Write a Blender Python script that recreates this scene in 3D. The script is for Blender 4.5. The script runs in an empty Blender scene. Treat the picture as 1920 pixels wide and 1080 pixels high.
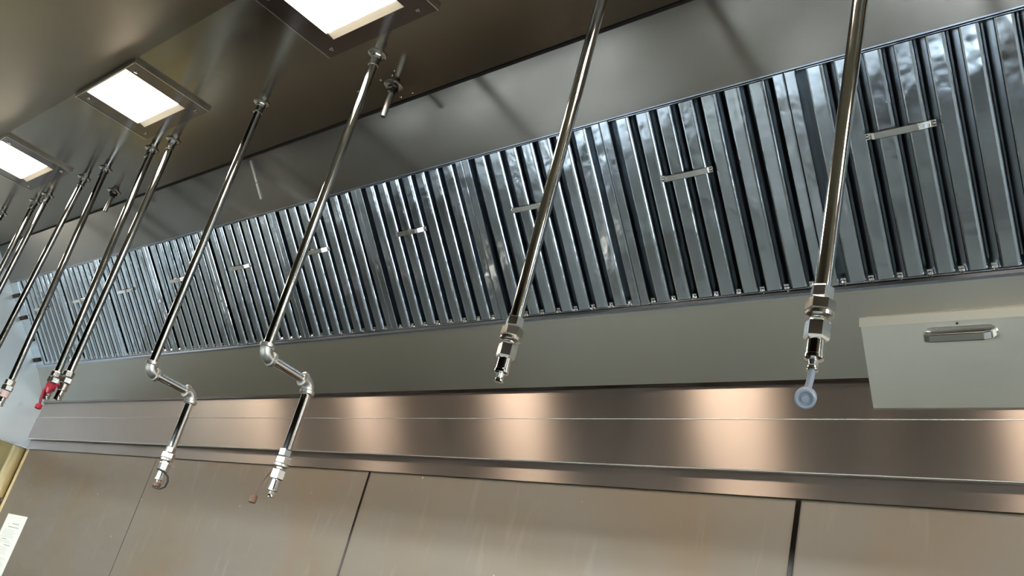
import bpy, bmesh, math, random
from mathutils import Vector, Matrix
random.seed(7)
S = bpy.context.scene
COL = S.collection
PI = math.pi

# ------------------------------------------------------------------ camera
# world frame: X along the hood (right +), Y towards the back wall, Z up, origin at the lens
F_PX = 1736.27
cam_d = bpy.data.cameras.new('camera')
cam_d.sensor_width = 36.0
cam_d.lens = F_PX / 1920.0 * 36.0
cam_d.clip_start = 0.02
cam = bpy.data.objects.new('camera', cam_d)
COL.objects.link(cam)
rgt = Vector((0.72716395, 0.64145026, 0.24448752))
dwn = Vector((-0.09411147, 0.44594632, -0.89009826))
fwd = Vector((-0.67998207, 0.62423829, 0.38464392))
M = Matrix((rgt, -dwn, -fwd)).transposed().to_4x4()
cam.matrix_world = M
S.camera = cam

# ------------------------------------------------------------------ world, exposure
S.view_settings.view_transform = 'Standard'
S.view_settings.look = 'None'
S.view_settings.gamma = 1.0
S.view_settings.exposure = 0.0
S.view_settings.use_curve_mapping = False
w = bpy.data.worlds.new('world'); S.world = w
w.use_nodes = True
w.node_tree.nodes['Background'].inputs[0].default_value = (0.75, 0.8, 0.85, 1)
w.node_tree.nodes['Background'].inputs[1].default_value = 0.25

HOOD_LAMP = 58.0       # emission strength of the hood light lenses
ROOM_LAMP = 88.0       # emission strength of the room's ceiling troffers
WARM = (1.0, 0.85, 0.68)
COOL = (0.84, 0.96, 1.0)

# ------------------------------------------------------------------ materials
def new_mat(name):
    m = bpy.data.materials.new(name); m.use_nodes = True
    nt = m.node_tree
    return m, nt, nt.nodes['Principled BSDF']

def steel(name, col, rough, aniso=0.0, tangent=None, smear=0.06, scale=3.0, streak=(1, 1, 1),
          stain=None, stain_amt=0.0, stain_scale=2.0, bump=0.0, bump_scale=(1, 1, 1), metal=1.0, spots=0.0, coldvar=0.08):
    m, nt, b = new_mat(name)
    N, L = nt.nodes, nt.links
    b.inputs['Metallic'].default_value = metal
    tc = N.new('ShaderNodeTexCoord')
    mp = N.new('ShaderNodeMapping'); mp.inputs['Scale'].default_value = streak
    L.new(tc.outputs['Object'], mp.inputs['Vector'])
    nz = N.new('ShaderNodeTexNoise'); nz.inputs['Scale'].default_value = scale
    nz.inputs['Detail'].default_value = 6.0; nz.inputs['Roughness'].default_value = 0.6
    L.new(mp.outputs['Vector'], nz.inputs['Vector'])
    mr = N.new('ShaderNodeMapRange')
    mr.inputs['From Min'].default_value = 0.3; mr.inputs['From Max'].default_value = 0.7
    mr.inputs['To Min'].default_value = max(0.02, rough - smear); mr.inputs['To Max'].default_value = rough + smear
    L.new(nz.outputs['Fac'], mr.inputs['Value'])
    L.new(mr.outputs['Result'], b.inputs['Roughness'])
    # gentle colour variation: wiped and unwiped metal
    mx = N.new('ShaderNodeMixRGB'); mx.blend_type = 'MIX'
    c2 = tuple(c * (1 - coldvar) for c in col)
    mx.inputs['Color1'].default_value = (*col, 1); mx.inputs['Color2'].default_value = (*c2, 1)
    L.new(nz.outputs['Fac'], mx.inputs['Fac'])
    out = mx.outputs['Color']
    if stain:
        n2 = N.new('ShaderNodeTexNoise'); n2.inputs['Scale'].default_value = stain_scale
        n2.inputs['Detail'].default_value = 5.0; n2.inputs['Distortion'].default_value = 0.6
        L.new(tc.outputs['Object'], n2.inputs['Vector'])
        r2 = N.new('ShaderNodeMapRange')
        r2.inputs['From Min'].default_value = 0.42; r2.inputs['From Max'].default_value = 0.68
        r2.inputs['To Max'].default_value = stain_amt
        L.new(n2.outputs['Fac'], r2.inputs['Value'])
        m2 = N.new('ShaderNodeMixRGB'); m2.inputs['Color2'].default_value = (*stain, 1)
        L.new(r2.outputs['Result'], m2.inputs['Fac']); L.new(out, m2.inputs['Color1'])
        out = m2.outputs['Color']
    if spots > 0:
        # splashes and dried drips: vertical streaks of pale residue
        m3 = N.new('ShaderNodeMapping'); m3.inputs['Scale'].default_value = (7.0, 1.0, 1.6)
        L.new(tc.outputs['Object'], m3.inputs['Vector'])
        n3 = N.new('ShaderNodeTexNoise'); n3.inputs['Scale'].default_value = 3.0; n3.inputs['Detail'].default_value = 8.0
        n3.inputs['Distortion'].default_value = 0.4
        L.new(m3.outputs['Vector'], n3.inputs['Vector'])
        r3 = N.new('ShaderNodeMapRange')
        r3.inputs['From Min'].default_value = 0.60; r3.inputs['From Max'].default_value = 0.74
        r3.inputs['To Max'].default_value = spots
        L.new(n3.outputs['Fac'], r3.inputs['Value'])
        m4 = N.new('ShaderNodeMixRGB'); m4.inputs['Color2'].default_value = (0.62, 0.58, 0.50, 1)
        L.new(r3.outputs['Result'], m4.inputs['Fac']); L.new(out, m4.inputs['Color1'])
        out = m4.outputs['Color']
        n5 = N.new('ShaderNodeTexVoronoi'); n5.inputs['Scale'].default_value = 9.0
        L.new(tc.outputs['Object'], n5.inputs['Vector'])
        r5 = N.new('ShaderNodeMapRange'); r5.inputs['From Min'].default_value = 0.035; r5.inputs['From Max'].default_value = 0.02
        r5.inputs['To Min'].default_value = 0.0; r5.inputs['To Max'].default_value = 0.75
        L.new(n5.outputs['Distance'], r5.inputs['Value'])
        m6 = N.new('ShaderNodeMixRGB'); m6.inputs['Color2'].default_value = (0.8, 0.76, 0.68, 1)
        L.new(r5.outputs['Result'], m6.inputs['Fac']); L.new(out, m6.inputs['Color1'])
        out = m6.outputs['Color']
    L.new(out, b.inputs['Base Color'])
    if aniso > 0:
        b.inputs['Anisotropic'].default_value = aniso
        cx = N.new('ShaderNodeCombineXYZ')
        for i in range(3): cx.inputs[i].default_value = tangent[i]
        L.new(cx.outputs['Vector'], b.inputs['Tangent'])
    if bump > 0:
        mb = N.new('ShaderNodeMapping'); mb.inputs['Scale'].default_value = bump_scale
        L.new(tc.outputs['Object'], mb.inputs['Vector'])
        nb = N.new('ShaderNodeTexNoise'); nb.inputs['Scale'].default_value = 1.0; nb.inputs['Detail'].default_value = 3.0
        L.new(mb.outputs['Vector'], nb.inputs['Vector'])
        bp = N.new('ShaderNodeBump'); bp.inputs['Strength'].default_value = 1.0; bp.inputs['Distance'].default_value = bump
        L.new(nb.outputs['Fac'], bp.inputs['Height']); L.new(bp.outputs['Normal'], b.inputs['Normal'])
    return m

def plain(name, col, rough=0.5, metal=0.0, noise=0.1, scale=8.0):
    m, nt, b = new_mat(name)
    N, L = nt.nodes, nt.links
    tc = N.new('ShaderNodeTexCoord')
    nz = N.new('ShaderNodeTexNoise'); nz.inputs['Scale'].default_value = scale; nz.inputs['Detail'].default_value = 4
    L.new(tc.outputs['Object'], nz.inputs['Vector'])
    mx = N.new('ShaderNodeMixRGB')
    mx.inputs['Color1'].default_value = (*[c * (1 - noise) for c in col], 1)
    mx.inputs['Color2'].default_value = (*[min(1, c * (1 + noise)) for c in col], 1)
    L.new(nz.outputs['Fac'], mx.inputs['Fac']); L.new(mx.outputs['Color'], b.inputs['Base Color'])
    b.inputs['Roughness'].default_value = rough; b.inputs['Metallic'].default_value = metal
    return m

def lamp_mat(name, col, strength):
    m, nt, b = new_mat(name)
    b.inputs['Base Color'].default_value = (0.9, 0.9, 0.88, 1)
    b.inputs['Emission Color'].default_value = (*col, 1)
    b.inputs['Emission Strength'].default_value = strength
    return m

AL = math.radians(48.5)
M_CEIL = steel('hood_ceiling_steel', (0.25, 0.235, 0.195), 0.17, 0.4, (0, 1, 0), smear=0.05, scale=2.2, bump=0.0006, bump_scale=(3, 3, 3))
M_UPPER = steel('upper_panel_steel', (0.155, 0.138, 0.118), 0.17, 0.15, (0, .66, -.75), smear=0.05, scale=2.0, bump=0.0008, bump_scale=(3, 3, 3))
M_FRONT = steel('front_panel_steel', (0.34, 0.30, 0.225), 0.34, 0.4, (0, 1, 0), smear=0.05, scale=2.0)
M_LOWER = steel('lower_panel_steel', (0.38, 0.355, 0.30), 0.33, 0.5, (0, .57, -.82), smear=0.03, scale=2.0)
M_BACK = steel('back_panel_steel', (0.33, 0.27, 0.24), 0.30, 0.98, (0, 0, 1), smear=0.012, scale=3.0, bump=0.0006, bump_scale=(4, 4, 1))
M_END = steel('end_panel_steel', (0.62, 0.70, 0.74), 0.40, 0.4, (0, 0, 1), smear=0.05, scale=3.0, metal=0.65, bump=0.004, bump_scale=(5, 5, 5))
M_WALLP = steel('wall_panel_steel', (0.25, 0.215, 0.178), 0.45, 0.3, (0, 0, 1), smear=0.08, scale=2.5, streak=(1, 1, 3),
                stain=(0.25, 0.18, 0.115), stain_amt=0.7, stain_scale=2.3, metal=0.35, spots=0.10)
M_FILT = steel('filter_steel', (0.56, 0.61, 0.655), 0.14, 0, None, smear=0.07, scale=5.0, streak=(1, 1, 1), bump=0.0035, bump_scale=(8, 8, 6), coldvar=0.25)
M_FILTSHADE = steel('filter_shade_steel', (0.28, 0.31, 0.34), 0.22, 0, None, smear=0.05, scale=6.0)  # darker than the filter steel: trough shade put into the colour
M_TRACK = steel('filter_track_steel', (0.38, 0.42, 0.50), 0.20, 0, None, smear=0.05)
M_CHROME = steel('chrome', (0.80, 0.79, 0.76), 0.09, 0, None, smear=0.03, scale=12.0)
M_NUT = steel('fitting_steel', (0.72, 0.70, 0.65), 0.20, 0, None, smear=0.05, scale=20.0)
M_IRON = steel('cast_elbow_steel', (0.74, 0.73, 0.69), 0.35, 0, None, smear=0.05, scale=20.0)
M_BOX = steel('grease_box_steel', (0.78, 0.75, 0.66), 0.36, 0.3, (0, .57, -.82), smear=0.03, scale=2.0)
M_FRAME = steel('light_frame_steel', (0.15, 0.13, 0.125), 0.20, 0, None, smear=0.04, scale=6.0)
M_HOODLENS = lamp_mat('hood_lens', WARM, HOOD_LAMP)
M_TROFFER = lamp_mat('troffer_lens', COOL, ROOM_LAMP)
M_ADDGLOW = lamp_mat('added_window_glow', (0.78, 0.90, 1.0), 20.0)  # added glow, gives the filter edges something bright to reflect
M_LENSRIM = plain('lens_rim', (0.75, 0.72, 0.62), 0.5, noise=0.03)
M_RED = plain('red_plastic', (0.42, 0.02, 0.05), 0.4)
M_PINK = plain('pale_pink_plastic', (0.70, 0.55, 0.53), 0.4)
M_BLACK = plain('black_rubber', (0.012, 0.012, 0.012), 0.5)
M_BROWN = plain('brown_rubber', (0.16, 0.085, 0.05), 0.5)
M_CLEAR = plain('milky_plastic', (0.20, 0.225, 0.265), 0.3)
M_TABLE = steel('table_steel', (0.26, 0.27, 0.29), 0.35, smear=0.05)
M_DARK = plain('dark_gap', (0.02, 0.02, 0.02), 0.8)
M_YELLOW = plain('yellowed_paint', (0.48, 0.37, 0.16), 0.5, noise=0.3, scale=6.0)
M_YPIPE = plain('cream_pipe_paint', (0.68, 0.54, 0.27), 0.35, noise=0.2, scale=12.0)
M_PAPER = plain('paper', (0.82, 0.82, 0.76), 0.7, noise=0.02)
M_INK = plain('ink', (0.06, 0.06, 0.06), 0.7)
M_INKG = plain('pale_ink', (0.55, 0.56, 0.52), 0.7)
M_FLOOR = None
M_ROOMW = plain('room_paint', (0.25, 0.23, 0.20), 0.6, noise=0.05, scale=1.0)
M_ROOMC = plain('ceiling_tile_paint', (0.70, 0.70, 0.66), 0.8, noise=0.04, scale=3.0)

def floor_mat():
    m, nt, b = new_mat('quarry_tile')
    N, L = nt.nodes, nt.links
    tc = N.new('ShaderNodeTexCoord')
    br = N.new('ShaderNodeTexBrick'); br.offset = 0.0
    br.inputs['Scale'].default_value = 1.0
    br.inputs['Brick Width'].default_value = 0.2; br.inputs['Row Height'].default_value = 0.2
    br.inputs['Mortar Size'].default_value = 0.004
    br.inputs['Color1'].default_value = (0.07, 0.07, 0.06, 1); br.inputs['Color2'].default_value = (0.06, 0.06, 0.05, 1)
    br.inputs['Mortar'].default_value = (0.12, 0.11, 0.10, 1)
    L.new(tc.outputs['Object'], br.inputs['Vector']); L.new(br.outputs['Color'], b.inputs['Base Color'])
    b.inputs['Roughness'].default_value = 0.5
    return m
M_FLOOR = floor_mat()

# ------------------------------------------------------------------ mesh helpers
def link(name, bm, mats, parent=None, smooth=False, bevel=0.0, loc=None, split=38):
    bmesh.ops.recalc_face_normals(bm, faces=bm.faces)
    me = bpy.data.meshes.new(name)
    bm.to_mesh(me); bm.free()
    if not isinstance(mats, (list, tuple)): mats = [mats]
    for m in mats: me.materials.append(m)
    o = bpy.data.objects.new(name, me)
    COL.objects.link(o)
    if smooth:
        for p in me.polygons: p.use_smooth = True
        md = o.modifiers.new('split', 'EDGE_SPLIT'); md.split_angle = math.radians(split)
    if bevel > 0:
        md = o.modifiers.new('bevel', 'BEVEL'); md.width = bevel; md.segments = 2; md.limit_method = 'ANGLE'
    if parent is not None: o.parent = parent
    if loc is not None: o.location = loc
    return o

def empty(name, loc=(0, 0, 0), parent=None):
    o = bpy.data.objects.new(name, None); COL.objects.link(o)
    o.location = loc; o.empty_display_size = 0.05
    if parent: o.parent = parent
    return o

def tag(o, label, cat, group=None):
    o['label'] = label; o['category'] = cat
    if group: o['group'] = group
    return o

def struct(o): o['kind'] = 'structure'; return o

def box(bm, x0, x1, y0, y1, z0, z1, mi=0):
    v = [bm.verts.new(p) for p in ((x0, y0, z0), (x1, y0, z0), (x1, y1, z0), (x0, y1, z0), (x0, y0, z1), (x1, y0, z1), (x1, y1, z1), (x0, y1, z1))]
    for f in ((0, 3, 2, 1), (4, 5, 6, 7), (0, 1, 5, 4), (1, 2, 6, 5), (2, 3, 7, 6), (3, 0, 4, 7)):
        bm.faces.new([v[i] for i in f]).material_index = mi

def prism(bm, prof, x0, x1, mi=0):
    """closed (y,z) profile extruded along X"""
    a = [bm.verts.new((x0, y, z)) for y, z in prof]
    b = [bm.verts.new((x1, y, z)) for y, z in prof]
    n = len(prof)
    bm.faces.new(a).material_index = mi; bm.faces.new(b[::-1]).material_index = mi
    for i in range(n):
        bm.faces.new((a[i], a[(i + 1) % n], b[(i + 1) % n], b[i])).material_index = mi

def sheet(bm, p, q, t, x0, x1):
    """flat sheet of thickness t between profile points p and q; t grows to the outside (left of p->q)"""
    d = Vector((q[0] - p[0], q[1] - p[1])).normalized(); n = Vector((-d.y, d.x)) * t
    prism(bm, [p, q, (q[0] + n.x, q[1] + n.y), (p[0] + n.x, p[1] + n.y)], x0, x1)

def frames(pts, closed=False):
    """parallel transport frames along a path"""
    pts = [Vector(p) for p in pts]; n = len(pts); T = []
    for i in range(n):
        a = pts[i - 1] if (i > 0 or closed) else pts[i]
        b = pts[(i + 1) % n] if (i < n - 1 or closed) else pts[i]
        T.append((b - a).normalized())
    u = T[0].orthogonal().normalized(); out = []
    for i in range(n):
        u = (u - T[i] * u.dot(T[i])).normalized()
        out.append((pts[i], T[i], u, T[i].cross(u)))
    return out

def tube(bm, pts, r, seg=20, caps=True, rad=None, mi=0):
    fr = frames(pts); rings = []
    for k, (p, t, u, v) in enumerate(fr):
        rr = rad[k] if rad else r
        rings.append([bm.verts.new(p + (u * math.cos(2 * PI * i / seg) + v * math.sin(2 * PI * i / seg)) * rr) for i in range(seg)])
    for a, b in zip(rings, rings[1:]):
        for i in range(seg):
            bm.faces.new((a[i], a[(i + 1) % seg], b[(i + 1) % seg], b[i])).material_index = mi
    if caps:
        bm.faces.new(rings[0][::-1]).material_index = mi; bm.faces.new(rings[-1]).material_index = mi

def lathe(bm, prof, c=(0, 0, 0), seg=24, mi=0, axis=None):
    """profile of (radius, z) from top to bottom around vertical axis at c, or along axis direction"""
    c = Vector(c)
    if axis is None: R = Matrix.Identity(3)
    else: R = Vector((0, 0, 1)).rotation_difference(Vector(axis)).to_matrix()
    rings = []
    for r, z in prof:
        rings.append([bm.verts.new(c + R @ Vector((r * math.cos(2 * PI * i / seg), r * math.sin(2 * PI * i / seg), z))) for i in range(seg)])
    for a, b in zip(rings, rings[1:]):
        for i in range(seg):
            bm.faces.new((a[i], a[(i + 1) % seg], b[(i + 1) % seg], b[i])).material_index = mi
    bm.faces.new(rings[0][::-1]).material_index = mi; bm.faces.new(rings[-1]).material_index = mi

def hexnut(bm, c, r, z0, z1, rot=0.0, ch=0.12):
    """hexagonal nut with chamfered corners, z0 > z1"""
    c = Vector(c); h = z0 - z1
    zs = [(r * .90, z0), (r, z0 - h * ch), (r, z1 + h * ch), (r * .90, z1)]
    rings = [[bm.verts.new(c + Vector((rr * math.cos(rot + PI / 3 * i), rr * math.sin(rot + PI / 3 * i), z))) for i in range(6)] for rr, z in zs]
    for a, b in zip(rings, rings[1:]):
        for i in range(6): bm.faces.new((a[i], a[(i + 1) % 6], b[(i + 1) % 6], b[i]))
    bm.faces.new(rings[0][::-1]); bm.faces.new(rings[-1])

def bar_sweep(bm, pts, wvec, w_, t):
    """flat bar: swept rectangle, width along wvec, thickness t"""
    pts = [Vector(p) for p in pts]; wv = Vector(wvec).normalized() * w_ / 2; rings = []
    for i, p in enumerate(pts):
        a = pts[max(0, i - 1)]; b = pts[min(len(pts) - 1, i + 1)]
        n = (b - a).normalized().cross(wv.normalized()).normalized() * t / 2
        rings.append([bm.verts.new(p + s * wv + q * n) for s, q in ((-1, -1), (1, -1), (1, 1), (-1, 1))])
    for a, b in zip(rings, rings[1:]):
        for i in range(4): bm.faces.new((a[i], a[(i + 1) % 4], b[(i + 1) % 4], b[i]))
    bm.faces.new(rings[0][::-1]); bm.faces.new(rings[-1])

def copy_tree(o, parent=None):
    c = o.copy(); COL.objects.link(c)
    if parent: c.parent = parent
    for ch in list(o.children): copy_tree(ch, c)
    return c

# ------------------------------------------------------------------ key dimensions
XL, XR = -5.63, 1.75           # inner faces of the hood's end panels
ZC = 1.509                     # hood ceiling
YH = 0.755                     # joint of ceiling and front slope
A = (1.296, ZC); B = (1.4365, 1.3503); C = (1.768, 0.9758); D = (1.885, 0.809)
YB = 1.893; ZE = 0.7125; ZF = 0.588; YW = 1.915; ZG = 0.5325
YF = -0.12; ZFR = ZC - (YH - YF) * math.tan(math.radians(20)); ZBOT = 0.54
FLOOR = -1.5; RCEIL = 0.90

# ------------------------------------------------------------------ room shell
def quad_box(name, *a, mat=M_ROOMW):
    bm = bmesh.new(); box(bm, *a); return struct(link(name, bm, mat))
quad_box('floor', -9.0, 4.0, -6.0, 2.1, FLOOR - 0.1, FLOOR, mat=M_FLOOR)
quad_box('wall_back', -9.0, 4.0, 1.94, 2.1, FLOOR, 1.75, mat=M_YELLOW)
quad_box('wall_front', -9.0, 4.0, -6.1, -6.0, FLOOR, 1.75)
quad_box('wall_left', -9.1, -9.0, -6.0, 2.1, FLOOR, 1.75)
quad_box('wall_right', 4.0, 4.1, -6.0, 2.1, FLOOR, 1.75)
bm = bmesh.new()
box(bm, -9.0, 4.0, -6.0, YF - 0.02, RCEIL, RCEIL + 0.05)
box(bm, -9.0, XL - 0.02, YF - 0.02, 1.94, RCEIL, RCEIL + 0.05)
box(bm, XR + 0.02, 4.0, YF - 0.02, 1.94, RCEIL, RCEIL + 0.05)
struct(link('ceiling', bm, M_ROOMC))
bm = bmesh.new(); box(bm, -9.0, 4.0, -6.0, 1.94, 1.75, 1.8); struct(link('ceiling', bm, M_ROOMC))

# unseen glowing window added in the right wall to brighten baffle edges
bm = bmesh.new(); box(bm, 3.985, 3.998, -2.9, 0.5, -0.62, 0.62); win = struct(link('added_window_1', bm, M_ADDGLOW))
bm = bmesh.new()
for yy in (-2.95, -1.8, -0.62, 0.5): box(bm, 3.95, 3.998, yy, yy + .05, -.67, .67)
for zz in (-.67, .62): box(bm, 3.95, 3.998, -2.95, .55, zz, zz + .05)
link('added_window_frame', bm, M_ROOMC, win)

# room ceiling troffers (cool white)
def troffer(x, y, label):
    t = tag(empty('ceiling_troffer', (x, y, RCEIL)), label, 'ceiling light', 'fluorescent ceiling troffers of the kitchen')
    bm = bmesh.new()
    for a in ((-.62, .62, -.31, -.28), (-.62, .62, .28, .31), (-.62, -.59, -.28, .28), (.59, .62, -.28, .28)):
        box(bm, *a, -.02, 0.0)
    link('frame', bm, M_ROOMC, t)
    bm = bmesh.new(); prism(bm, [(-.28, -.001), (-.275, -.055), (-.24, -.065), (.24, -.065), (.275, -.055), (.28, -.001)], -.585, .585); link('diffuser', bm, M_TROFFER, t)
for i, x in enumerate((-7.2, -4.6, -2.0, 0.6)):
    for j, y in enumerate((-3.2, -4.7)):
        troffer(x, y, 'cool white ceiling troffer of the kitchen, %s row, %s' % (('near', 'far')[j], ('far left', 'left', 'right', 'far right')[i]))

# ------------------------------------------------------------------ stainless wall sheets below the hood
seams = [-5.60, -4.06, -2.523, -0.985, 0.55, 2.0]
wl = ['leftmost steel wall sheet beside the yellowed wall, under the hood end',
      'steel wall sheet between the faint left seam and the centre seam',
      'wide brown stained steel wall sheet between the centre and right seams',
      'steel wall sheet right of the rightmost seam with pale dried drips',
      'steel wall sheet beyond the right edge of the picture']
for i in range(5):
    bm = bmesh.new()
    g = 0.0022 if i else 0.001
    box(bm, seams[i] + 0.002, seams[i + 1] - 0.002, YW, YW + 0.012, FLOOR + 0.1, ZG - 0.002)
    if i in (1, 2):
        pass
    tag(link('wall_sheet', bm, M_WALLP), wl[i], 'wall panel', 'stainless wall sheets under the hood')
# seam strip on the right seam (raised joint moulding)
bm = bmesh.new(); box(bm, -0.991, -0.979, YW - 0.003, YW - 0.0002, FLOOR + 0.1, ZG - 0.003)
tag(link('seam_strip', bm, M_FRAME), 'narrow dark joint strip covering the rightmost wall seam', 'trim', 'joint strips on the wall seams')
bm = bmesh.new(); box(bm, -2.528, -2.519, YW - 0.002, YW - 0.0002, FLOOR + 0.1, ZG - 0.003)
tag(link('seam_strip', bm, M_FRAME), 'thin dark joint strip covering the centre wall seam', 'trim', 'joint strips on the wall seams')
bm = bmesh.new(); box(bm, -4.061, -4.058, YW - 0.001, YW - 0.0002, FLOOR + 0.1, ZG - 0.003)
tag(link('seam_strip', bm, M_FRAME), 'hairline joint strip on the faint left wall seam', 'trim', 'joint strips on the wall seams')

# yellowed edge trim, pipe and clamp left of the sheets
bm = bmesh.new(); box(bm, -5.635, -5.602, 1.912, 1.938, FLOOR + 0.1, ZBOT - 0.003)
struct(link('trim_1', bm, M_YPIPE, bevel=0.004))
t = tag(empty('wall_pipe', (-5.72, 1.898, ZBOT - 0.003)), 'cream painted vertical pipe on the yellowed wall at the far left', 'pipe')
bm = bmesh.new(); tube(bm, [(0, 0, 0), (0, 0, -2.0)], 0.036, 24)
link('pipe', bm, M_YPIPE, t, smooth=True)
bm = bmesh.new()
tube(bm, [(.037 * math.cos(a), .037 * math.sin(a), -0.30) for a in [math.radians(d) for d in range(180, 361, 15)]], 0.006, 10)
box(bm, .030, .085, -0.004, 0.035, -0.31, -0.29); box(bm, -.075, -.030, -0.004, 0.035, -0.31, -0.29)
link('clamp', bm, M_FRAME, t)

# paper notice
t = tag(empty('paper_notice', (-5.332, YW - 0.001, 0.175)), 'white printed paper notice taped to the steel wall sheet', 'notice')
bm = bmesh.new()
box(bm, -.140, .140, -.0012, 0, -.42, 0)
link('sheet', bm, M_PAPER, t)
bm = bmesh.new(); y = -.0016
for (x0, x1, z) in ((-.02, .075, -.045), (-.06, .085, -.063), (-.075, -.01, -.126), (-.01, .075, -.155), (-.08, -.03, -.205), (-.09, .09, -.285), (-.1, .0, -.335)):
    box(bm, x0, x1, y, y + .0003, z - .0022, z)
link('heading_text', bm, M_INK, t)
bm = bmesh.new()
for z0, n in ((-.078, 6), (-.135, 2), (-.168, 5), (-.222, 8), (-.298, 5), (-.35, 7)):
    for k in range(n):
        x1 = random.uniform(.04, .1)
        box(bm, -.1, x1, y, y + .0003, z0 - k * .0075 - .0018, z0 - k * .0075)
link('body_text', bm, M_INKG, t)

# ------------------------------------------------------------------ the hood
hood = tag(empty('exhaust_hood', (-2.0, 1.0, ZBOT)), 'long stainless steel kitchen exhaust hood canopy seen from underneath', 'exhaust hood')
H0 = Vector((-2.0, 1.0, ZBOT))
def hpart(name, bm, mat, **k):
    o = link(name, bm, mat, hood, **k); o.location = -H0; return o
bm = bmesh.new(); box(bm, XL, XR, YH, A[0] + 0.002, ZC, ZC + 0.004); hpart('ceiling_panel', bm, M_CEIL)
bm = bmesh.new(); prism(bm, [(YH, ZC - .0005), (YH, ZC + .004), (YF, ZFR + .004), (YF, ZFR - .0005)], XL, XR); hpart('front_slope', bm, M_FRONT)
bm = bmesh.new(); box(bm, XL, XR, YF - .004, YF, ZBOT, ZFR + .01); hpart('fascia', bm, M_FRONT)
# upper slanted panel (slightly proud folded edge at the top leaves the dark joint line)
d = Vector((C[0] - B[0], C[1] - B[1])).normalized()          # down the slope
n = Vector((-d.y, d.x)) * -1                                  # towards the room (down/front)
if n.y > 0: n = -n
def sl(s, off=0.0, base=B): return (base[0] + d.x * s + n.x * off, base[1] + d.y * s + n.y * off)
LU = (Vector(B) - Vector(A)).length
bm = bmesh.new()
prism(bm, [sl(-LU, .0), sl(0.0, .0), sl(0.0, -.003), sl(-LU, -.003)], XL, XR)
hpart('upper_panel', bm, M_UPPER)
bm = bmesh.new(); box(bm, XL, XR, A[0] - .005, A[0] + .003, ZC - .0035, ZC - .0002)
hpart('ceiling_joint', bm, M_DARK)
# tracks that hold the filters
bm = bmesh.new(); prism(bm, [sl(0.0, .001), sl(.0025, .001), sl(.0025, -.03), sl(0.0, -.03)], XL, XR); hpart('top_track', bm, M_TRACK)
bm = bmesh.new(); prism(bm, [sl(.494, .002), sl(.500, .006), sl(.506, .006), sl(.506, -.03), sl(.494, -.03)], XL, XR); hpart('bottom_track', bm, M_TRACK)
# dark plenum behind the filters
bm = bmesh.new(); prism(bm, [sl(-.02, -.06), sl(.53, -.06), sl(.53, -.07), sl(-.02, -.07)], XL, XR); hpart('plenum', bm, M_DARK)
# lower panel
d2 = Vector((D[0] - C[0], D[1] - C[1])).normalized(); n2 = Vector((d2.y, -d2.x))
if n2.y > 0: n2 = -n2
def s2(s, off=0.0): return (C[0] + d2.x * s + n2.x * off, C[1] + d2.y * s + n2.y * off)
LL = (Vector(D) - Vector(C)).length
bm = bmesh.new(); prism(bm, [s2(0), s2(LL), s2(LL, -.003), s2(0, -.003)], XL, XR); hpart('lower_panel', bm, M_LOWER)
bm = bmesh.new(); prism(bm, [s2(LL, .0005), (D[0] + .0005, D[1] - .010), (D[0] + .0065, D[1] - .010), s2(LL, -.004)], XL, XR); hpart('lower_hem', bm, M_FRAME)
# back panels
bm = bmesh.new(); box(bm, XL, XR, YB, YB + .003, ZE - .01, D[1] - .002); hpart('back_panel', bm, M_BACK)
bm = bmesh.new()
box(bm, XL, XR, YB - .004, YB - .001, ZF, ZE)
hpart('back_panel', bm, M_BACK)
bm = bmesh.new()
prof = []
for a in range(0, 360, 30): prof.append((YB + .001 + .005 * math.cos(math.radians(a)), ZF + .005 * math.sin(math.radians(a))))
prism(bm, prof, XL, XR); hpart('rolled_lip', bm, M_NUT, smooth=True)
bm = bmesh.new(); box(bm, XL, XR, YW - .006, YW - .0005, ZG, ZF + .03); hpart('wall_flange', bm, M_BACK)
bm = bmesh.new(); tube(bm, [(XL, YB - .0035, ZE), (XR, YB - .0035, ZE)], .0018, 8); hpart('sheet_edge', bm, M_NUT, smooth=True)
# end panels
endprof = [(YF, ZBOT), (YW - .001, ZBOT), (YW - .001, ZF + .02), (YB + .002, ZF + .02), (YB + .002, D[1]), D, C, sl(.5, -.02), sl(-.0, -.02), A, (YH, ZC), (YF, ZFR)]
endprof = [(YF, ZBOT), (YW, ZBOT), (YW, ZC), (YH, ZC + .002), (YF, ZFR + .002)]
for x0, x1 in ((XL - .004, XL), (XR, XR + .004)):
    bm = bmesh.new(); prism(bm, endprof, x0, x1); hpart('end_panel', bm, M_END)
# folded bottom edge of the left end panel
bm = bmesh.new(); box(bm, XL - .03, XL + .012, YF, YW, ZBOT - .008, ZBOT); hpart('end_hem', bm, M_TRACK)
# inside end filler with dark bars next to the last filter
for s in (.07, .20, .33, .45):
    bm = bmesh.new()
    prism(bm, [sl(s, .012), sl(s + .022, .012), sl(s + .022, .004), sl(s, .004)], XL + .001, XL + .085)
    hpart('filler_bar', bm, M_DARK)
bm = bmesh.new(); prism(bm, [sl(.007, .004), sl(.494, .004), sl(.494, -.01), sl(.007, -.01)], XL + .0005, -5.515); hpart('filler_panel', bm, M_FILT)
# rivets in the ceiling
for (x, yy) in ((-2.014, 1.176), (-2.039, 1.189), (-2.093, 1.190), (-2.142, 1.189), (-2.043, 1.277), (-2.096, 1.277), (-2.213, 1.198), (-3.26, 1.034)):
    bm = bmesh.new(); lathe(bm, [(.0045, 0), (.004, -.0012), (.0015, -.002)], (x, yy, ZC), 12)
    hpart('rivet', bm, M_NUT, smooth=True)
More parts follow.
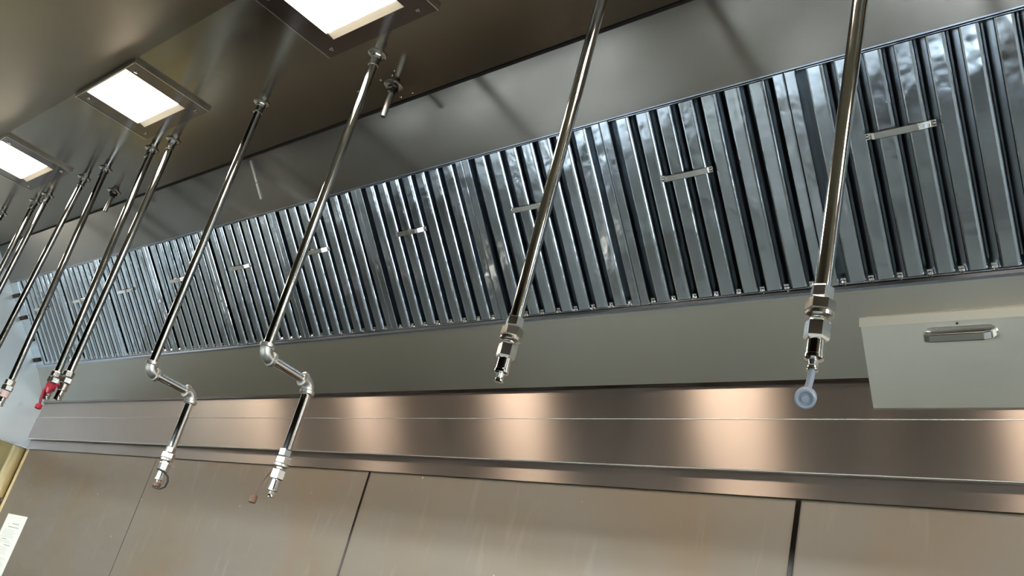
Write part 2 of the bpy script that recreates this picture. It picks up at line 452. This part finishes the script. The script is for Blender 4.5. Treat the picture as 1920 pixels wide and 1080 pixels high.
# small bright clip strip on the upper panel
t = tag(empty('clip_strip', (-2.981, 0, 0)), 'thin bright metal strip fixed across the upper slanted panel', 'metal strip')
bm = bmesh.new()
prism(bm, [sl(-.198, .003), sl(-.115, .003), sl(-.115, .0002), sl(-.198, .0002)], -.006, .006)
link('strip', bm, M_NUT, t)
bm = bmesh.new()
prism(bm, [sl(-.112, .004), sl(-.052, .004), sl(-.052, .0002), sl(-.112, .0002)], -.006, .006)
link('strip', bm, M_NUT, t)

# ------------------------------------------------------------------ baffle filters
FW = 0.512; FL = 0.4905
ang = math.atan2(-d.y, d.x)
def filter_unit():
    """local frame: x along hood, y down the slope, z towards the room"""
    r = empty('baffle_filter')
    W = FW / 2 - .0008
    bm = bmesh.new()
    for s in (-1, 1):
        a, b = sorted((s * W, s * (W - .026)))
        box(bm, a, b, 0, FL, -.040, 0.0)
    box(bm, -W + .026, W - .026, 0, .006, -.040, -.002)
    box(bm, -W + .026, W - .026, FL - .006, FL, -.040, -.002)
    link('frame', bm, M_FILT, r, bevel=.0025)
    # front baffles: channels open to the back
    hw = .0202
    for i in range(7):
        x = (i - 3) * .0625
        bm = bmesh.new()
        q = .0072
        cor = [(0.0, -q), (.00135, -.0042), (.0033, -.0019), (q, 0.0)]      # softly folded corner
        outer = [(x - hw, -.022)] + [(x - hw + u, v) for u, v in cor] + [(x + hw - u, v) for u, v in cor[::-1]] + [(x + hw, -.022)]
        prof = outer + [(x + hw - .0012, -.022), (x + hw - .0012, -.0080), (x + hw - .008, -.0014), (x - hw + .008, -.0014), (x - hw + .0012, -.0080), (x - hw + .0012, -.022)]
        va = [bm.verts.new((p, .006, q)) for p, q in prof]; vb = [bm.verts.new((p, FL - .006, q)) for p, q in prof]
        for k in range(len(prof)):
            bm.faces.new((va[k], va[(k + 1) % len(prof)], vb[(k + 1) % len(prof)], vb[k]))
        link('baffle', bm, M_FILT, r, smooth=True, split=22)
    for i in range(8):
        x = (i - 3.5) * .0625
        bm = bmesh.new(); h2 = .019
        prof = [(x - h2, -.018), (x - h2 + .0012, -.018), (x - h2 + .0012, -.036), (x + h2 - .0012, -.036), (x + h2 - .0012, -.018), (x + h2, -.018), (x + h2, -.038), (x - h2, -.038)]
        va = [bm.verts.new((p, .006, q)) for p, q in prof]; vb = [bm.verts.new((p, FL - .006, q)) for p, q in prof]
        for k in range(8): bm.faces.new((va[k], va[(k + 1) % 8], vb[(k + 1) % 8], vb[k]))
        link('rear_baffle', bm, M_FILTSHADE, r)
    # drain tabs at the foot of each gap
    for i in range(8):
        bm = bmesh.new()
        x = (i - 3.5) * .0625
        box(bm, x - .006, x + .006, FL - .016, FL - .006, -.012, -.006)
        lathe(bm, [(.0075, -.005), (.0072, .0), (.005, .0035), (.001, .005)], (x, FL - .006, -.005), 10)
        link('drain_tab', bm, M_CHROME, r)
    # bail handle
    h = empty('handle', (-.034, .176, 0), r)
    bm = bmesh.new()
    bar_sweep(bm, [(-.072, 0, .0015), (-.060, 0, .0025), (-.050, .0, .021), (-.044, 0, .025), (.044, 0, .025), (.050, 0, .021), (.060, 0, .0025), (.072, 0, .0015)], (0, 1, 0), .015, .0035)
    link('grip', bm, M_NUT, h, bevel=.0012)
    for s in (-1, 1):
        bm = bmesh.new(); lathe(bm, [(.002, .006), (.0045, .0045), (.005, .002)], (s * .068, 0, 0), 12)
        link('rivet', bm, M_CHROME, h, smooth=True)
    return r
f0 = filter_unit()
Rm = Matrix(((1, 0, 0), (0, d.x, n.x), (0, d.y, n.y)))
centers = [-0.649 - 0.512 * k for k in range(-4, 10)]
names = {-0.649: 'baffle filter behind the rightmost drop pipe, upper right of the picture'}
flab = {4: 'large baffle filter at the right, handle right of the rightmost pipe', 5: 'baffle filter with its handle midway between the two rightmost pipes',
        6: 'baffle filter whose handle the second pipe from the right crosses', 7: 'baffle filter with an unobstructed handle between the second and third pipes from right',
        8: 'baffle filter whose handle touches the right Z-shaped pipe', 9: 'baffle filter with handle between the two Z-shaped pipes',
        10: 'baffle filter whose handle touches the left Z-shaped pipe', 11: 'baffle filter just left of the left Z-shaped pipe',
        12: 'baffle filter behind the pair of pipes with red caps', 13: 'leftmost baffle filter beside the hood end panel',
        3: 'baffle filter cut by the right edge of the picture', 2: 'baffle filter just beyond the right picture edge', 1: 'baffle filter second beyond the right picture edge',
        0: 'rightmost baffle filter of the whole bank, out of the picture'}
for k, cx in enumerate(centers):
    r = f0 if k == 0 else copy_tree(f0)
    o = sl(.003, .0)
    r.matrix_world = Matrix.Translation((cx, o[0], o[1])) @ Rm.to_4x4()
    tag(r, 'stainless ' + flab[k], 'grease filter', 'baffle filters in a row along the hood')

# ------------------------------------------------------------------ hood lights
def hood_light():
    """origin: centre of the back (room side) edge on the ceiling"""
    r = empty('hood_light')
    W = .235; Y1 = .286; T = .010
    lw = .153; y0, y1 = .010, .236
    bm = bmesh.new()
    box(bm, -W, -lw, .002, Y1, -T, -.0003); box(bm, lw, W, .002, Y1, -T, -.0003)
    box(bm, -lw, lw, .002, y0, -T, -.0003); box(bm, -lw, lw, y1, Y1, -T, -.0003)
    link('frame', bm, M_FRAME, r)
    bm = bmesh.new(); box(bm, -W - .001, -W + .003, .002, Y1, -T - .002, -.0003); box(bm, W - .003, W + .001, .002, Y1, -T - .002, -.0003)
    box(bm, -W, W, .001, .004, -T - .006, -.0003)  # light back strip added to catch the lens light
    link('frame_edge', bm, M_NUT, r)
    bm = bmesh.new()
    prism(bm, [(y1 - .024, -.0035), (y1, -T + .0005), (y1, -.0003), (y1 - .024, -.0003)], -lw, lw)
    link('lens_rim', bm, M_LENSRIM, r)
    bm = bmesh.new(); box(bm, -lw + .001, lw - .001, y0 + .0005, y1 - .024, -.0045, -.001)
    link('lens', bm, M_HOODLENS, r)
    for sx, yy in ((-.195, .262), (.18, .262), (-.195, .035), (.18, .035)):
        bm = bmesh.new(); lathe(bm, [(.007, 0), (.0065, -.002), (.002, -.0035)], (sx, yy, -T), 14)
        link('screw', bm, M_NUT, r, smooth=True)
    return r
l0 = hood_light()
llab = {-1.915: 'bright square hood light with dark frame, nearest at the top edge', -3.077: 'bright square hood light in the middle of the three seen',
        -4.239: 'bright hood light cut by the left edge of the picture', -5.401: 'hood light hidden at the far left end of the canopy',
        -0.753: 'hood light just above the top edge of the picture', 0.409: 'hood light right of the picture', 1.42: 'hood light at the far right end of the canopy'}
for i, (x, lb) in enumerate(llab.items()):
    r = l0 if i == 0 else copy_tree(l0)
    r.location = (x, YH, ZC)
    if x < -5.3: r.location.x = -5.39
    tag(r, lb, 'light', 'square recessed lights in the hood ceiling')

# ------------------------------------------------------------------ drop pipes
PR = .0122
def ceiling_fitting(parent, x, y, top=ZC, s=1.0):
    bm = bmesh.new(); lathe(bm, [(.027 * s, top), (.027 * s, top - .0025), (.023 * s, top - .0045), (.012, top - .0045)], (x, y, 0), 28)
    link('escutcheon', bm, M_NUT, parent, smooth=True)
    bm = bmesh.new(); hexnut(bm, (x, y, 0), .0155 * s, top - .005, top - .018, .2)
    lathe(bm, [(.0135 * s, top - .018), (.0135 * s, top - .036), (.0150 * s, top - .0365), (.0158 * s, top - .041), (.0125, top - .042)], (x, y, 0), 20)
    link('compression_nut', bm, M_NUT, parent)

def coupler(parent, x, y, z, rot=0.1, s=1.0, k=1.0):
    """chain of nuts and quick-connect plug; z is the top. k stretches the lengths"""
    bm = bmesh.new(); hexnut(bm, (x, y, 0), .0165 * s, z, z - .020 * k, rot); link('hex_nut', bm, M_NUT, parent)
    bm = bmesh.new(); hexnut(bm, (x, y, 0), .0205 * s, z - .020 * k, z - .040 * k, rot + .3)
    lathe(bm, [(.0185 * s, z - .040 * k), (.0195 * s, z - .0405 * k), (.0195 * s, z - .046 * k), (.013 * s, z - .049 * k)], (x, y, 0), 28)
    link('union_collar', bm, M_NUT, parent)
    bm = bmesh.new(); lathe(bm, [(.011 * s, z - .046 * k), (.011 * s, z - .054 * k)], (x, y, 0), 20)
    hexnut(bm, (x, y, 0), .0180 * s, z - .053 * k, z - .082 * k, rot + .15); link('hex_adapter', bm, M_NUT, parent)
    bm = bmesh.new(); lathe(bm, [(.0125 * s, z - .082 * k), (.0125 * s, z - .104 * k), (.0137 * s, z - .105 * k), (.0137 * s, z - .110 * k), (.010 * s, z - .112 * k)], (x, y, 0), 20)
    link('plug_body', bm, M_CHROME, parent, smooth=True)
    bm = bmesh.new(); lathe(bm, [(.0075 * s, z - .111 * k), (.0062 * s, z - .119 * k), (.0082 * s, z - .122 * k), (.0082 * s, z - .127 * k), (.005 * s, z - .128 * k)], (x, y, 0), 20)
    link('plug_tip', bm, M_CHROME, parent, smooth=True)
    return z - .128 * k

def pipe_part(parent, p, q, r=PR, name='pipe'):
    bm = bmesh.new(); tube(bm, [p, q], r, 28); return link(name, bm, M_CHROME, parent, smooth=True)

def drop(x0, x1, y, zb, label, fit=True, name='drop_pipe'):
    t = tag(empty(name, (x0, y, ZC)), label, 'pipe', 'chrome pipes hanging from the hood ceiling')
    pipe_part(t, (0, 0, -.0), (x1 - x0, 0, zb - ZC))
    if fit: ceiling_fitting(t, 0, 0, 0.0)
    return t

# 1: rightmost, ends with quick connect and milky cap
t = drop(-.571, -.571, 1.1, .612, 'rightmost straight chrome drop pipe ending in a plug with milky plastic cap')
zt = coupler(t, 0, 0, .612 - ZC, .15)
cap = empty('dust_cap', (0, 0, zt), t)
bm = bmesh.new(); tube(bm, [(0, 0, .003), (-.001, 0, -.012), (-.003, -.001, -.028)], .005, 14); link('strap', bm, M_CLEAR, cap, smooth=True)
cc = Vector((-.004, -.001, -.039)); ax = Vector((.35, -.75, -.5)).normalized(); uu = ax.orthogonal().normalized(); vv = ax.cross(uu)
bm = bmesh.new(); lathe(bm, [(.0135, .006), (.0145, .004), (.0145, -.005), (.0095, -.006)], cc - ax * .002, 28, axis=ax)
tube(bm, [cc + ax * .005 + (uu * math.cos(q) + vv * math.sin(q)) * .0115 for q in [2 * PI * k / 24 for k in range(25)]], .003, 8)
lathe(bm, [(.005, .001), (.005, .007), (.003, .0075)], cc, 16, axis=ax)
link('cap_ring', bm, M_CLEAR, cap, smooth=True)
# 2
t = drop(-1.166, -1.166, 1.1, .612, 'second straight chrome drop pipe from the right ending in a bare steel plug')
coupler(t, 0, 0, .612 - ZC, .5)

def elbow(parent, c, a, b, r=.0155, R=.021):
    """90 degree elbow: comes along -a to c then leaves along b"""
    c = Vector(c); a = Vector(a).normalized(); b = Vector(b).normalized()
    bm = bmesh.new(); pts = [c + a * (R + .009), c + a * R]
    cen = c + (a + b) * R
    for k in range(1, 9):
        th = PI / 2 * k / 9
        pts.append(cen - b * R * math.cos(th) - a * R * math.sin(th))
    pts += [c + b * R, c + b * (R + .009)]
    tube(bm, pts, r, 24)
    link('elbow', bm, M_IRON, parent, smooth=True)
    for q, dr in ((c + a * (R + .004), a), (c + b * (R + .004), b)):
        bm = bmesh.new(); lathe(bm, [(.0165, -.006), (.0190, -.004), (.0190, .004), (.0150, .006)], q, 28, axis=dr)
        link('elbow_rim', bm, M_IRON, parent, smooth=True)

def zpipe(x, end, zend_pipe, y, ze, dst, label):
    t = tag(empty('swing_pipe', (x, y, ZC)), label, 'pipe', 'Z-shaped chrome pipes with elbows')
    c1 = Vector((end - x, 0, ze - ZC)); c2 = Vector((dst[0] - x, dst[1] - y, dst[2] - ZC))
    up = Vector((0, 0, 1)); ar = (c2 - c1).normalized()
    ceiling_fitting(t, 0, 0, 0)
    pipe_part(t, (0, 0, 0), c1 + up * .026)
    elbow(t, c1, up, ar)
    pipe_part(t, c1 + ar * .026, c2 - ar * .026, .0112, 'arm')
    elbow(t, c2, -ar, -up)
    pipe_part(t, c2 - up * .026, (c2.x, c2.y, zend_pipe - ZC), name='lower_pipe')
    return t, c2
t, c2 = zpipe(-2.003, -2.0, .392, 1.1, .578, (-2.018, 1.262, .570), 'right Z-shaped chrome pipe with two elbows and a hanging brown cap')
zt = coupler(t, c2.x, c2.y, .392 - ZC, .3, 1.0, .95)
cp = empty('dust_cap', (c2.x, c2.y, .392 - ZC), t)
bm = bmesh.new(); tube(bm, [(-.010, 0, -.050), (-.022, -.002, -.052), (-.034, -.004, -.062), (-.045, -.006, -.082), (-.053, -.008, -.105), (-.057, -.009, -.125)], .0018, 8); link('strap', bm, M_BROWN, cp, smooth=True)
bm = bmesh.new(); lathe(bm, [(.008, 0), (.0095, -.003), (.0095, -.018), (.006, -.020)], (-.057, -.009, -.122), 18); link('cap', bm, M_BROWN, cp, smooth=True)
t, c2 = zpipe(-2.606, -2.594, .385, 1.1, .556, (-2.612, 1.262, .550), 'left Z-shaped chrome pipe with two elbows and a black cap strap loop')
zt = coupler(t, c2.x, c2.y, .385 - ZC, .9, .92, .90)
cp = empty('dust_cap', (c2.x, c2.y, .385 - ZC), t)
bm = bmesh.new(); tube(bm, [(-.004, -.014, -.071), (.012, -.014, -.073), (.032, -.008, -.078), (.046, .0, -.088), (.052, .002, -.102), (.048, .002, -.116), (.034, -.002, -.124), (.014, -.006, -.124), (-.004, -.008, -.120)], .0028, 8); link('strap', bm, M_BLACK, cp, smooth=True)
bm = bmesh.new(); lathe(bm, [(.0105, .010), (.0105, .0), (.0085, -.002)], (0, 0, -.118), 18); link('cap', M_BLACK and bm, M_BROWN, cp, smooth=True)
bm = bmesh.new(); lathe(bm, [(.0135, 0), (.0135, -.003)], (0, 0, -.072), 18); link('strap_ring', bm, M_BLACK, cp, smooth=True)

def red_coupler(t, x, z, cap_dx, pale=None, cap=True):
    bm = bmesh.new(); hexnut(bm, (x, 0, 0), .0175, z, z - .020, .2); link('hex_nut', bm, M_NUT, t)
    bm = bmesh.new(); hexnut(bm, (x, 0, 0), .0205, z - .021, z - .042, .5); link('union_collar', bm, M_NUT, t)
    bm = bmesh.new(); lathe(bm, [(.014, z - .042), (.0165, z - .044), (.0165, z - .066), (.012, z - .068)], (x, 0, 0), 20); link('sleeve', bm, pale or M_RED, t, smooth=True)
    bm = bmesh.new(); lathe(bm, [(.0125, z - .066), (.0125, z - .092), (.0135, z - .094), (.0135, z - .100), (.009, z - .101)], (x, 0, 0), 20); link('plug_body', bm, M_CHROME, t, smooth=True)
    bm = bmesh.new(); tube(bm, [(x + .006, -.012, z - .055), (x + cap_dx * .7, -.018, z - .075), (x + cap_dx, -.016, z - .105), (x + cap_dx * .5, -.010, z - .122)] if cap else [(x + .004, -.018, z - .050), (x - .006, -.024, z - .066), (x - .03, -.024, z - .082), (x - .052, -.022, z - .080), (x - .07, -.018, z - .064)], .0045, 8); link('cap_strap', bm, M_RED, t, smooth=True)
    if not cap: return
    bm = bmesh.new(); lathe(bm, [(.009, .008), (.011, .005), (.011, -.006), (.007, -.009)], (x + cap_dx * .4, -.010, z - .128), 18); link('cap', bm, M_RED, t, smooth=True)
t = drop(-3.213, -3.178, 1.1, .575, 'chrome pipe with red strapped coupler, right one of the close pair')
red_coupler(t, .035, .575 - ZC, -.034, M_NUT, False)
t = drop(-3.385, -3.285, 1.1, .578, 'chrome pipe with red capped coupler, left one of the pair')
red_coupler(t, .100, .578 - ZC, .010)
t = drop(-3.802, -3.701, 1.1, .56, 'slanting chrome pipe ending in a pale pink plug at the left edge')
red_coupler(t, .101, .56 - ZC, -.02, M_PINK)
t = drop(-4.017, -4.055, 1.1, .56, 'chrome pipe leaving the left picture edge beside the slanting one')
t = drop(-4.45, -4.452, 1.11, .56, 'chrome pipe between the left hood light and the picture edge, right one of two')
t = drop(-4.62, -4.60, 1.115, .56, 'chrome pipe between the left hood light and the picture edge, left one of two')
t = drop(-5.03, -5.03, 1.1, .56, 'chrome pipe furthest left, cut by the picture edge')

# stub pipes (short nozzles near the upper panel)
def stub(x, y, L, label):
    t = tag(empty('stub_nozzle', (x, y, ZC)), label, 'nozzle', 'short stub nozzles in the hood ceiling')
    bm = bmesh.new(); lathe(bm, [(.030, 0), (.030, -.002), (.024, -.004), (.012, -.004)], (0, 0, 0), 28); link('escutcheon', bm, M_NUT, t, smooth=True)
    bm = bmesh.new(); hexnut(bm, (0, 0, 0), .017, -.004, -.016, .3)
    lathe(bm, [(.012, -.016), (.012, -.026), (.010, -.028)], (0, 0, 0), 20); link('nut', bm, M_FRAME, t)
    bm = bmesh.new()
    lathe(bm, [(.0072, -.024), (.0082, -.026), (.0088, -L + .002), (.0082, -L), (.0066, -L), (.0062, -L + .02)], (0, 0, 0), 24); link('tube', bm, M_IRON, t, smooth=True)
stub(-2.072, 1.226, .112, 'short chrome stub nozzle right of the right Z-shaped pipe')
stub(-3.984, 1.226, .10, 'short chrome stub nozzle beside the pipes at the left')

# ------------------------------------------------------------------ grease box on the lower panel
t = tag(empty('grease_box', (-.629, 0, 0)), 'flat stainless grease box with a handle hung on the lower panel at right', 'grease box')
def s3(s, off): return s2(s, off)
W = .199
# solve slope stations for the corners of the face
oT = .038; sT = .066; sB = .268
bm = bmesh.new()
prism(bm, [s3(sT, oT - .010), s3(sT + .012, oT), s3(sB - .003, oT), s3(sB, oT - .003), s3(sB, .001), s3(sT, .001)], -W, W)
link('body', bm, M_BOX, t, bevel=.0015)
bm = bmesh.new()
prism(bm, [s3(sT - .002, oT - .0125), s3(sT - .002, oT - .0045), s3(sT + .0165, oT + .0018), s3(sT + .0165, oT - .0005), s3(sT + .012, oT - .001), s3(sT, oT - .0105)], -W - .002, W + .002)
link('top_flange', bm, M_BOX, t)
# handle
h = empty('handle', (0, 0, 0), t)
Nn = Vector((0, n2.x, n2.y)); Dd = Vector((0, d2.x, d2.y))
base = Vector((.003, *s3(.112, oT)))
pts = []
def hp(x, s, o): return tuple(base + Vector((x, 0, 0)) + Dd * s + Nn * o)
P = [(-.068, -.004, .0), (-.069, -.003, .009), (-.064, 0, .019), (-.052, .001, .025), (.052, .001, .025), (.064, 0, .019), (.069, -.003, .009), (.068, -.004, .0)]
bm = bmesh.new(); bar_sweep(bm, [hp(*p) for p in P], Dd, .017, .005); link('grip', bm, M_CHROME, h, bevel=.002)
bm = bmesh.new()
m = 20; ring = []
for k in range(m):
    a = 2 * PI * k / m
    cx = .052 if math.cos(a) > 0 else -.052
    ring.append((cx + .020 * math.cos(a), .015 * math.sin(a) - .004))
va = [bm.verts.new(hp(x, s, .0002)) for x, s in ring]; vb = [bm.verts.new(hp(x * .96, s, .002)) for x, s in ring]
bm.faces.new(va); bm.faces.new(vb)
for k in range(m): bm.faces.new((va[k], va[(k + 1) % m], vb[(k + 1) % m], vb[k]))
link('handle_plate', bm, M_NUT, h)
bm = bmesh.new(); lathe(bm, [(.0025, .0008), (.0025, -.0002)], hp(-.003, -.0235, .0003), 12, axis=Nn); link('screw_hole', bm, M_DARK, t)

# ------------------------------------------------------------------ kitchen furniture added behind and below the lens for the steel to reflect
def table(x, y, L, label):  # unseen tables, added to give the steel patchy reflections
    t = tag(empty('reflected_table', (x, y, FLOOR)), label, 'table', 'prep tables added for the reflections')
    bm = bmesh.new(); box(bm, -L / 2, L / 2, -.38, .38, .86, .90); link('tabletop', bm, M_TABLE, t, bevel=.004)
    bm = bmesh.new(); box(bm, -L / 2 + .05, L / 2 - .05, -.33, .33, .22, .24); link('undershelf', bm, M_TABLE, t)
    for sx in (-1, 1):
        for sy in (-1, 1):
            bm = bmesh.new(); tube(bm, [(sx * (L / 2 - .06), sy * .32, .0), (sx * (L / 2 - .06), sy * .32, .86)], .02, 12)
            link('leg', bm, M_NUT, t, smooth=True)
for i, (x, L) in enumerate(((-6.6, 1.8), (-4.4, 1.6), (-1.9, 1.9), (0.9, 1.5))):
    table(x, -1.75, L, 'unseen stainless prep table added for reflections, %s of the four' % ('far left', 'second', 'third', 'far right')[i])
def cooker(x, label):  # unseen ranges, added as dark shapes for the hood ceiling to reflect
    t = tag(empty('range', (x, 1.45, FLOOR)), label, 'range', 'ranges added for the reflections')
    bm = bmesh.new(); box(bm, -.44, .44, -.36, .40, .14, .86); link('body', bm, M_FRAME, t, bevel=.004)
    bm = bmesh.new(); box(bm, -.45, .45, -.40, .42, .86, .92); link('cooktop', bm, M_DARK, t, bevel=.004)
    bm = bmesh.new(); box(bm, -.45, .45, .36, .42, .92, 1.34); box(bm, -.45, .45, .12, .42, 1.34, 1.37); link('blocking_backguard', bm, M_FRAME, t, bevel=.004)  # tall back added to keep the lit wall out of ceiling reflections
    bm = bmesh.new(); box(bm, -.36, .36, -.385, -.36, .22, .70); link('oven_door', bm, M_NUT, t, bevel=.003)
    bm = bmesh.new(); tube(bm, [(-.30, -.43, .66), (.30, -.43, .66)], .012, 12)
    box(bm, -.29, -.27, -.43, -.384, .652, .668); box(bm, .27, .29, -.43, -.384, .652, .668); link('door_handle', bm, M_CHROME, t)
    for sx in (-1, 1):
        for sy in (-.3, .34):
            bm = bmesh.new(); tube(bm, [(sx * .38, sy, 0), (sx * .38, sy, .14)], .02, 10); link('leg', bm, M_NUT, t, smooth=True)
for i, x in enumerate((-5.0, -3.9, -2.8, -1.7, -0.6, 0.5)):
    cooker(x, 'unseen black topped range added below the hood for reflections, %s' % ('leftmost of the six', 'second from the left end', 'third from the left end', 'third from the right end', 'second from the right end', 'rightmost of the six')[i])
